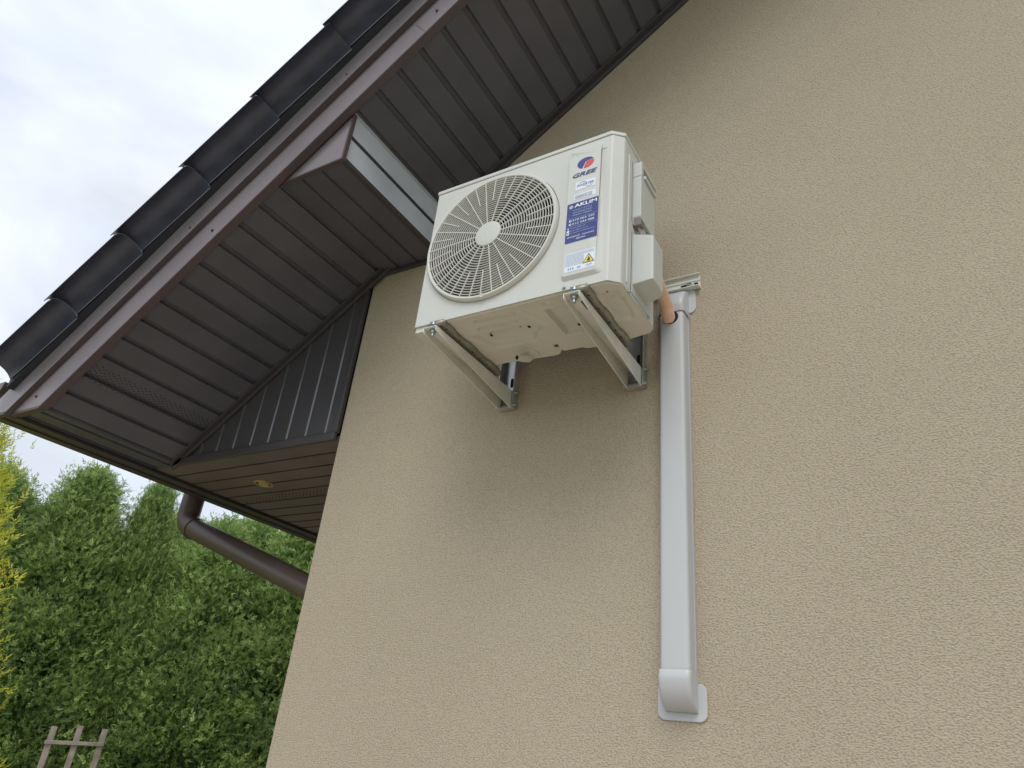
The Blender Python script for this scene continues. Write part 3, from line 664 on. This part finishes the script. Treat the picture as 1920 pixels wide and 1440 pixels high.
# feet, rubber pads and bolts belong to the unit
def foot(xc, rear):
    m = MB(); N_ = 40; vv = []
    for i in range(N_+1):
        y = 1.398+(rear-1.398)*i/N_; wv = .0022*(math.tanh(4*math.sin(i*.42)))
        xr = xc+.038+wv
        vv += [(xc-.010, y, 1.1145), (xr-.004, y, 1.1145), (xr, y, 1.121), (xr+.002, y, UZ0-.0025)]
    m.add(vv, [(i*4+j, i*4+j+1, (i+1)*4+j+1, (i+1)*4+j) for i in range(N_) for j in range(3)])
    m.add([(xc-.010, 1.398, 1.1145), (xc+.041, 1.398, 1.1145), (xc+.041, 1.398, 1.130), (xc-.010, 1.398, 1.130)], [(0, 1, 2, 3)])
    f_ = m.build('foot', FOO, unit, smooth=True, solid=.0015, sharp=30)
    h = MB()
    for yy in (1.43, 1.50, 1.575, 1.62, 1.66): h.lathe((xc+.030, yy, 1.1139), (0, 0, -1), [(.0032, 0), (.0032, .0006)], 10)
    h.build('foot_holes', DRK, f_)
    return f_
AL, AR = -1.215, -.743                    # bracket arm centre lines
foot(AL, 1.742); foot(AR, 1.722)
for xa in (AL, AR):
    for yy in (1.412, 1.705):
        m = MB(); m.lathe((xa, yy, 1.1065), (0, 0, 1), [(.021, 0), (.0225, .004), (.021, .0078)], 28); m.build('rubber_pad', RUB, unit, smooth=True)
    m = MB(); m.lathe((xa+.001, 1.405, 1.1015), (0, 0, -1), [(.0125, 0), (.0125, .0018), (.009, .0019), (.009, .0085), (.0048, .0087), (.0046, .020)], 20); m.build('mount_bolt', BLT, unit, smooth=True, sharp=30)
    m = MB(); m.lathe((xa+.004, 1.3975, 1.1145), (0, 0, 1), [(.009, 0), (.009, .002), (.0055, .003), (.0055, .011), (.003, .0125)], 16); m.build('mount_bolt', BLT, unit, smooth=True)
for c, d in (((-.776, UY0, 1.139), (0, -1, 0)),): screw(c, d, .0042, case, BLT)
for y_, z_ in ((1.481, 1.134), (1.626, 1.139)): screw((UX1, y_, z_), (1, 0, 0), .0038, case, BLT)
# handle cover on the right side
m = MB(); hx = UX1+.026
m.prism([(1.497, 1.405), (1.503, 1.398), (1.600, 1.398), (1.610, 1.41), (1.610, 1.560), (1.497, 1.560)], 'x', UX1, hx)
m.prism([(1.497, 1.561), (1.516, 1.561), (1.516, 1.624), (1.505, 1.624), (1.497, 1.612)], 'x', UX1, hx)
m.prism([(1.517, 1.6105), (1.634, 1.6105), (1.634, 1.624), (1.517, 1.624)], 'x', UX1, hx-.002)
m.prism([(1.517, 1.561), (1.610, 1.561), (1.610, 1.574), (1.517, 1.574)], 'x', UX1+.010, hx+.006)
hcov = m.build('handle_cover', PLA, unit, bevel=.002)
m = MB(); m.box(UX1+.0005, UX1+.003, 1.517, 1.633, 1.5745, 1.610); m.build('handle_recess', mat('recess', (.12, .12, .11), .7), hcov)
m = MB(); m.box(UX1+.004, UX1+.026, 1.498, 1.526, 1.374, 1.3975)
gl = m.build('cable_gland', mat('gland', (.20, .18, .16), .6), hcov, bevel=.001)
m = MB()
for i in range(5): m.box(UX1+.002, UX1+.026, 1.4985+i*.0052, 1.5005+i*.0052, 1.3795, 1.3975)
m.box(UX1+.004, UX1+.02, 1.570, 1.592, 1.376, 1.3975); m.build('gland_rib', PLA, gl, bevel=.0005)
m = MB()
for i, (a, b, r) in enumerate((((UX1+.012, 1.512, 1.379), (UX1+.016, 1.530, 1.340), .0042), ((UX1+.018, 1.520, 1.379), (UX1+.024, 1.542, 1.335), .0036), ((UX1+.010, 1.580, 1.377), (UX1+.014, 1.575, 1.330), .0035))):
    mid = (Vector(a)+Vector(b))/2+Vector((.005, 0, 0)); m = MB(); m.tube([a, mid, b], r, 10); m.build('power_cable', CAB, unit, smooth=True)
# valve cover lower right
m = MB(); bmv = []
x0, x1_ = UX1, -.556
ring_f = [(x0, 1.503), (x1_-.004, 1.503), (x1_, 1.507), (x1_, 1.580), (x1_-.012, 1.598), (x0, 1.612)]
def vc(zlo_in, zlo_out, zhi_in, zhi_out):
    v = []
    for x, y in ring_f: t = (x-x0)/(x1_-x0); v.append((x, y, zlo_in+(zlo_out-zlo_in)*t))
    for x, y in ring_f: t = (x-x0)/(x1_-x0); v.append((x, y, zhi_in+(zhi_out-zhi_in)*t))
    n = len(ring_f); return v, [tuple(range(n)), tuple(range(2*n-1, n-1, -1))]+[(i, (i+1) % n, n+(i+1) % n, n+i) for i in range(n)]
m.add(*vc(1.171, 1.176, 1.349, 1.327))
vco = m.build('valve_cover', PLA, unit, bevel=.0055, segs=4, smooth=False)
m = MB(); m.box(UX1+.0005, UX1+.0025, 1.497, 1.64, 1.142, 1.356); m.build('cover_flange', PLA, vco, bevel=.0008)

# ------------------------------------------------------------------ wall brackets
def arm_bracket(xc, label):
    root = empty('wall_bracket', (xc, WY, 1.04), label, 'wall bracket', None)
    hw = .0245; t = .0028; zt = 1.1055; y0, y1 = 1.387, 1.848
    m = MB()
    def flange(xa, xb): m.prism([(y0+.003, 1.088), (y0, 1.093), (y0, zt), (y1, zt), (y1, 1.043), (y1-.008, 1.040)], 'x', xa, xb)
    flange(xc-hw, xc-hw+t); flange(xc+hw-t, xc+hw)
    m.box(xc-hw+t+.0001, xc+hw-t-.0001, y0, y1, zt-t, zt)
    arm = m.build('arm', BRK, root, bevel=.0009)
    h = MB()
    h.prism(rrect(xc+.006, xc+.016, 1.432, 1.478, .005), 'z', zt-t-.0008, zt-t-.0002); h.build('slot', DRK, arm)
    # upright channel on the wall
    uw = .032; ztop = 1.424; zbot = 1.043
    m = MB(); m.box(xc-uw, xc-uw+t, 1.836, WY-.001, zbot, ztop); m.box(xc+uw-t, xc+uw, 1.836, WY-.001, zbot, ztop)
    m.box(xc-uw+t+.0001, xc+uw-t-.0001, WY-.004, WY-.001, zbot+.001, ztop)
    m.box(xc-.012, xc+.012, WY-.0065, WY-.0041, zbot+.03, ztop)
    m.box(xc-uw+t+.0001, xc+uw-t-.0001, 1.838, WY-.0041, zbot, zbot+.0025)
    upr = m.build('upright', GAL, root, bevel=.0009)
    h = MB()
    for zc in (1.150, 1.065, 1.30): h.prism(rrect(xc+.000, xc+.011, zc-.018, zc+.018, .005), 'y', WY-.0074, WY-.0067)
    h.build('slot', DRK, upr)
    for yy, zz in ((1.845, 1.103), (1.838, 1.052)):
        m = MB(); m.lathe((xc+uw, yy+.008, zz), (1, 0, 0), [(.0085, 0), (.0085, .0015), (.0060, .0016), (.0060, .0065), (.004, .0068), (.0038, .010)], 6*3); m.build('bolt', BLT, root, smooth=True, sharp=30)
        m = MB(); m.tube([(xc-uw-.008, yy+.008, zz), (xc+uw, yy+.008, zz)], .0034, 10); m.build('bolt', BLT, root, smooth=True)
    return root
b1 = arm_bracket(AL, 'cream steel wall bracket under the fan side of the air conditioner')
b2 = copy_tree(b1); b2.location.x = AR
b2['label'] = 'cream steel wall bracket nearest the white cable duct'
for b_ in (b1, b2): b_['group'] = 'brackets carrying the air conditioner'
rail = empty('mounting_rail', (-.955, WY, 1.39), 'pale horizontal mounting rail bolted to the wall behind the air conditioner', 'mounting rail')
m = MB(); ry = WY-.001; rz0, rz1 = 1.381, 1.432
pts = [(ry-.022, rz0-.004), (ry-.022, rz0-.0012), (ry-.0195, rz0-.0012), (ry-.0190, rz0-.0016), (ry-.0025, rz0-.0016), (ry-.0025, rz0+.024), (ry-.006, rz0+.027), (ry-.006, rz0+.031), (ry-.0025, rz0+.034), (ry-.0025, rz1-.0025), (ry-.014, rz1-.0025), (ry-.014, rz1), (ry, rz1), (ry, rz0-.004)]
m.prism(pts, 'x', -1.34, -.531); ro = m.build('channel', GAL, rail, bevel=.0006)
ro.data.materials.clear(); ro.data.materials.append(BRK)
h = MB(); h.prism(rrect(-.596, -.538, rz0+.0105, rz0+.0205, .005), 'y', ry-.0032, ry-.0027); h.build('slot', DRK, ro)
m = MB(); m.lathe((-.563, ry-.003, rz0+.0155), (0, -1, 0), [(.0125, 0), (.0125, .0018), (.0085, .002), (.0085, .0075), (.005, .0077), (.0048, .005)], 24); m.build('bolt', BLT, rail, smooth=True, sharp=30)

# ------------------------------------------------------------------ cable duct and pipe
duct = empty('cable_duct', (-.611, WY, .11), 'white vertical plastic cable duct on the wall below the air conditioner', 'cable duct')
DX0, DX1, DYF = -.6495, -.5725, 1.8100
def duct_ring(z, x0=DX0, x1=DX1, yf_=DYF, r=.011, n=5):
    p = [(x0, WY-.001)]
    for cx_, cy_, a0, in ((x0+r, yf_+r, 180),): p += [(cx_+r*math.cos(R_(a0+90*i/n)), cy_+r*math.sin(R_(a0+90*i/n))) for i in range(n+1)]
    p += [(x1-r+r*math.cos(R_(270+90*i/n)), yf_+r+r*math.sin(R_(270+90*i/n))) for i in range(n+1)]
    p.append((x1, WY-.001)); return [(a, b, z) for a, b in p]
def loft(rings, closed=False):
    m = MB(); n = len(rings[0]); v = [q for r in rings for q in r]
    f = [(i*n+j, i*n+j+1, (i+1)*n+j+1, (i+1)*n+j) for i in range(len(rings)-1) for j in range(n-1)]; m.add(v, f); return m
zs_ = [.19+i*(1.30-.19)/24 for i in range(25)]
loft([duct_ring(z) for z in zs_]).build('trunk', DUC, duct, smooth=True, sharp=35)
m = MB(); m.box(DX0-.0015, DX0+.001, WY-.012, WY-.001, .19, 1.30); m.box(DX1-.001, DX1+.0015, WY-.012, WY-.001, .19, 1.30); m.build('trunk_rail', DUC, duct)
e = .003
def elbow_rings(zc, dz, sgn):
    """cover that follows the trunk then turns into the wall; sgn -1 turns at the bottom"""
    rings = [duct_ring(zc-sgn*dz, DX0-e, DX1+e, DYF-e, .012)]
    Rr = .070; z_s = zc
    for i in range(11):
        a = R_(84*i/10); yf_ = (WY-.004)-(Rr-.004)*math.cos(a)-.0; zz = z_s+sgn*Rr*math.sin(a)*1.15
        rr_ = .012 if yf_ < WY-.02 else .004
        rings.append(duct_ring(zz, DX0-e, DX1+e, min(yf_-.0, WY-.006), min(rr_, (WY-.002-yf_)*.6+.001)))
    return rings
lo_ = loft(elbow_rings(.205, .012, -1)).build('end_cap', DUC, duct, smooth=True, sharp=35)
hi_ = loft(elbow_rings(1.285, .018, 1)).build('end_cap', DUC, duct, smooth=True, sharp=35)
m = MB(); m.prism(rrect(-.6735, -.5480, .105, .192, .020, 6), 'y', WY-.0050, WY-.0005); m.build('wall_flange', DUC, lo_, bevel=.0015)
m = MB(); m.prism(rrect(-.6755, -.5480, 1.288, 1.379, .020, 6), 'y', WY-.0050, WY-.0005); m.build('wall_flange', DUC, hi_, bevel=.0015)
m = MB(); hc = (-.611, 1.248); m.add([(hc[0]+.0235*math.cos(2*math.pi*k/28), DYF-.0006, hc[1]+.0235*math.sin(2*math.pi*k/28)) for k in range(28)], [tuple(range(28))]); m.build('pipe_hole', DRK, duct)
pipe = MB(); pts = []
A_ = Vector((-.590, 1.555, 1.26)); B_ = Vector((-.606, 1.66, 1.312)); C_ = Vector((-.612, 1.770, 1.272)); D_ = Vector((-.618, 1.816, 1.243))
for i in range(13):
    t = i/12; pts.append((1-t)**3*A_+3*(1-t)**2*t*B_+3*(1-t)*t*t*C_+t**3*D_)
po = pipe.tube(pts, .0198, 24).build('insulated_pipe', PIP, None, smooth=True)
tag(po, 'salmon foam insulated pipe running from the side cover into the cable duct', 'pipe')

# ------------------------------------------------------------------ vegetation
def leafmat(name, c1, c2, ctip, tr=.45, rough=.5):
    m = bpy.data.materials.new(name); m.use_nodes = True; nt = m.node_tree; b = nt.nodes['Principled BSDF']; lk = nt.links.new
    at = nt.nodes.new('ShaderNodeAttribute'); at.attribute_name = 'tone'; at2 = nt.nodes.new('ShaderNodeAttribute'); at2.attribute_name = 'tip'
    m1 = nt.nodes.new('ShaderNodeMix'); m1.data_type = 'RGBA'; m1.inputs[6].default_value = (*c1, 1); m1.inputs[7].default_value = (*c2, 1); lk(at.outputs['Fac'], m1.inputs[0])
    m2 = nt.nodes.new('ShaderNodeMix'); m2.data_type = 'RGBA'; lk(at2.outputs['Fac'], m2.inputs[0]); lk(m1.outputs[2], m2.inputs[6]); m2.inputs[7].default_value = (*ctip, 1)
    lk(m2.outputs[2], b.inputs['Base Color']); b.inputs['Roughness'].default_value = rough; b.inputs['Specular IOR Level'].default_value = .3
    t = nt.nodes.new('ShaderNodeBsdfTranslucent'); lk(m2.outputs[2], t.inputs[0]); ms = nt.nodes.new('ShaderNodeMixShader'); ms.inputs[0].default_value = tr
    lk(b.outputs[0], ms.inputs[1]); lk(t.outputs[0], ms.inputs[2]); lk(ms.outputs[0], nt.nodes['Material Output'].inputs[0]); return m
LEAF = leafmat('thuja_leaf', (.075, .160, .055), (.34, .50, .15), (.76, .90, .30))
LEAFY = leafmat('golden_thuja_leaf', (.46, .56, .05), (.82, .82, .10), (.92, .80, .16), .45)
def crown_mesh(name, H, Rad, nb, per, size, seed, m, zb=.05, upright=.35, shape=1.0, wide=.2, sway=.10, clus=.23):
    g = np.random.default_rng(seed)
    h = g.uniform(0, 1, nb)**.85; az = g.uniform(0, 2*np.pi, nb)
    lump = 1+sway*np.sin(az*3+h*9+seed)+sway*.8*np.sin(az*5-h*17+seed*2)
    prof_ = np.minimum(1, (1-h)**.62*1.25)*np.minimum(1, .75+h*1.2)
    depth = g.uniform(.60, 1.05, nb)
    rad = Rad*prof_*lump*depth
    tips = np.stack([rad*np.cos(az), rad*np.sin(az), zb*H+h*H*(1-zb)], 1)
    nrm_ = np.stack([np.cos(az), np.sin(az), np.full(nb, upright)+h*1.2], 1); nrm_ /= np.linalg.norm(nrm_, axis=1)[:, None]
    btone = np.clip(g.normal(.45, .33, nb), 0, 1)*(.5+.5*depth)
    # sprays round each branch tip, drawn out along the branch
    n = nb*per; bi = np.repeat(np.arange(nb), per)
    along = g.uniform(-1, .35, n); off = g.normal(0, 1, (n, 3))
    cl = min(Rad, .8)*clus
    c = tips[bi]+nrm_[bi]*(along*cl*1.5)[:, None]+off*(cl*.42*(1.05-along*.55))[:, None]*np.array([1, 1, .8])
    d = nrm_[bi]*.9+g.normal(0, .55, (n, 3)); d[:, 2] += .1; d /= np.linalg.norm(d, axis=1)[:, None]
    side = np.cross(d, g.normal(0, 1, (n, 3))); side /= np.linalg.norm(side, axis=1)[:, None]
    s = size*g.uniform(.6, 1.25, n)
    # a spray: flat fan of narrow leaflets
    K = [(-.95, .55), (-.50, .80), (0, 1.0), (.45, .82), (.9, .5), (-.7, .35), (.72, .3)]
    allv = np.empty((n, len(K), 4, 3)); tipa = np.empty((n, len(K), 4)); 
    for k_, (a, l) in enumerate(K):
        aa = a+g.normal(0, .12, n); dd = d*np.cos(aa)[:, None]+side*np.sin(aa)[:, None]; pp = -d*np.sin(aa)[:, None]+side*np.cos(aa)[:, None]
        root_ = c+d*(s*.22*(k_ % 3))[:, None]; ln = (s*l)[:, None]
        curl = np.cross(dd, pp)*(s*g.normal(0, .12, n))[:, None]
        allv[:, k_, 0] = root_; allv[:, k_, 1] = root_+dd*ln*.55+pp*(s*wide*.5)[:, None]+curl*.4; allv[:, k_, 2] = root_+dd*ln+curl; allv[:, k_, 3] = root_+dd*ln*.5-pp*(s*wide*.5)[:, None]
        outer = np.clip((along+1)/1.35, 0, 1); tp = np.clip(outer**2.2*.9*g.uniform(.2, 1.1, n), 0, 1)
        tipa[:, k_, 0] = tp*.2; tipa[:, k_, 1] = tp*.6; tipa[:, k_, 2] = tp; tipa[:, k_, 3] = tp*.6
    tone = np.clip(btone[bi]+g.normal(0, .16, n), 0, 1)
    V_ = allv.reshape(-1, 3); nf = n*len(K)
    me = bpy.data.meshes.new(name); me.vertices.add(len(V_)); me.vertices.foreach_set('co', V_.ravel())
    me.loops.add(nf*4); me.loops.foreach_set('vertex_index', np.arange(nf*4)); me.polygons.add(nf)
    me.polygons.foreach_set('loop_start', np.arange(nf)*4)
    try: me.polygons.foreach_set('loop_total', np.full(nf, 4))
    except Exception: pass
    me.update(calc_edges=True); me.validate()
    a = me.attributes.new('tone', 'FLOAT', 'POINT'); a.data.foreach_set('value', np.repeat(tone, len(K)*4))
    a = me.attributes.new('tip', 'FLOAT', 'POINT'); a.data.foreach_set('value', tipa.ravel())
    me.materials.append(m); return me
def trunk_mesh(H, r, seed, limbs=26, Rad=.6):
    g = random.Random(seed); m = MB(); m.tube([(0, 0, -.05), (.02, .01, H*.35), (-.02, .02, H*.7), (0, 0, H*.97)], [r, r*.8, r*.45, r*.08], 12)
    for i in range(limbs):
        h = H*(.08+.85*i/limbs); a = g.uniform(0, 6.28); l = Rad*.75*(1-(h/H)**1.5)+.05
        e_ = Vector((math.cos(a)*l, math.sin(a)*l, h+l*.7)); m.tube([(0, 0, h), tuple(Vector((0, 0, h)).lerp(e_, .5)-Vector((0, 0, .03))), tuple(e_)], [r*.25, r*.16, r*.05], 6)
    me = m.mesh('trunk'); me.materials.append(BRKK); return me
variants = []
for i, (H, Rd) in enumerate(((3.9, .92), (3.7, 1.0), (4.1, .86))):
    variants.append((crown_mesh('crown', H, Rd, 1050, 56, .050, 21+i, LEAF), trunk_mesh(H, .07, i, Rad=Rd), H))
def tree(name, x, y, vi, s, rot, label, group=None, cat='tree'):
    cm, tm, H = variants[vi]
    t = empty(name, (x, y, GZ), label, cat, group); t.rotation_euler = (0, 0, rot); t.scale = (s[0], s[0], s[1])
    for nm, me_ in (('crown', cm), ('trunk', tm)):
        o = bpy.data.objects.new(nm, me_); col.objects.link(o); o.parent = t
    return t
# direction of a pixel column at ground distance r (metres) from the camera, measured once
rows = [
 (-8.95, 2.55, 0, (1.0, .94), 'dark green thuja at the left end of the row, beside the golden thuja'),
 (-8.45, 3.35, 1, (1.0, .98), 'second green thuja from the left, broad headed, behind the wooden trellis'),
 (-8.10, 4.10, 2, (1.0, .94), 'green thuja with a twin pointed top, third along the row from the left'),
 (-7.80, 4.72, 0, (.62, 1.0), 'slim spire topped thuja standing in the middle of the row'),
 (-7.35, 5.40, 1, (1.0, .97), 'bushy green thuja seen directly under the downpipe elbow'),
 (-6.80, 6.20, 2, (1.1, .95), 'lower green thuja seen behind the sloping downpipe'),
 (-6.25, 6.95, 0, (1.1, 1.02), 'green thuja next to the house corner, last in the front row'),
]
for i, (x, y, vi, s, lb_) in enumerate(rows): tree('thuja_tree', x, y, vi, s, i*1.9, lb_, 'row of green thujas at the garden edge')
back = [(-10.2, 3.4, 1, (1.2, 1.02)), (-9.6, 4.6, 0, (1.25, .95)), (-9.0, 5.7, 2, (1.3, .95)), (-8.4, 6.7, 1, (1.3, 1.10)), (-7.9, 7.6, 0, (1.3, 1.16)), (-7.2, 8.6, 2, (1.3, 1.16))]
bl_ = ('second row thuja behind the leftmost green thuja, mostly hidden by it', 'second row thuja peeping out above the green thuja behind the trellis', 'second row thuja behind the middle of the front row, only patches showing', 'second row thuja seen through the gap above the downpipe elbow', 'tall second row thuja behind the sloping downpipe, near the eave', 'farthest second row thuja, tucked behind the house corner')
for i, (x, y, vi, s) in enumerate(back): tree('thuja_tree', x, y, vi, s, i*2.3+.7, bl_[i], 'second row of thujas')
variants.append((crown_mesh('crown', 3.15, .74, 1500, 46, .046, 77, LEAFY, upright=1.1, wide=.13, sway=.07), trunk_mesh(3.1, .05, 9, Rad=.5), 3.15))
tree('golden_thuja', -5.035, 1.60, 3, (1.0, 1.0), .4, 'bright golden yellow thuja at the left edge of the photo', None)
# trellis
tl = empty('trellis', (-4.281, 2.583, GZ), 'weathered wooden trellis of three slats and cross bars in front of the thujas', 'trellis')
tb = Vector((-4.281, 2.583, GZ)); td = Vector((.067, .110, 0)).normalized(); tn = Vector((td.y, -td.x, 0))
def bar(name, a, b, q, nn):
    m = MB(); m.add([a-q-nn, a+q-nn, a+q+nn, a-q+nn, b-q-nn, b+q-nn, b+q+nn, b-q+nn], [(0,1,2,3),(4,7,6,5),(0,4,5,1),(1,5,6,2),(2,6,7,3),(3,7,4,0)]); return m.build(name, WOD, tl, bevel=.002)
for o_s, hh, lean in ((-.131, 1.433, .004), (0, 1.449, -.003), (.119, 1.444, .005)):
    bar('slat', tb+td*(o_s-lean), tb+td*(o_s+lean)+Vector((0, 0, hh)), td*.0155, tn*.009)
for zz, dz in ((1.362, .006), (.95, -.005), (.52, .004), (.14, 0)):
    bar('cross_bar', tb-td*.150+Vector((0, 0, zz-dz))+tn*.0155, tb+td*.140+Vector((0, 0, zz+dz))+tn*.0155, Vector((0, 0, .0095)), tn*.006)
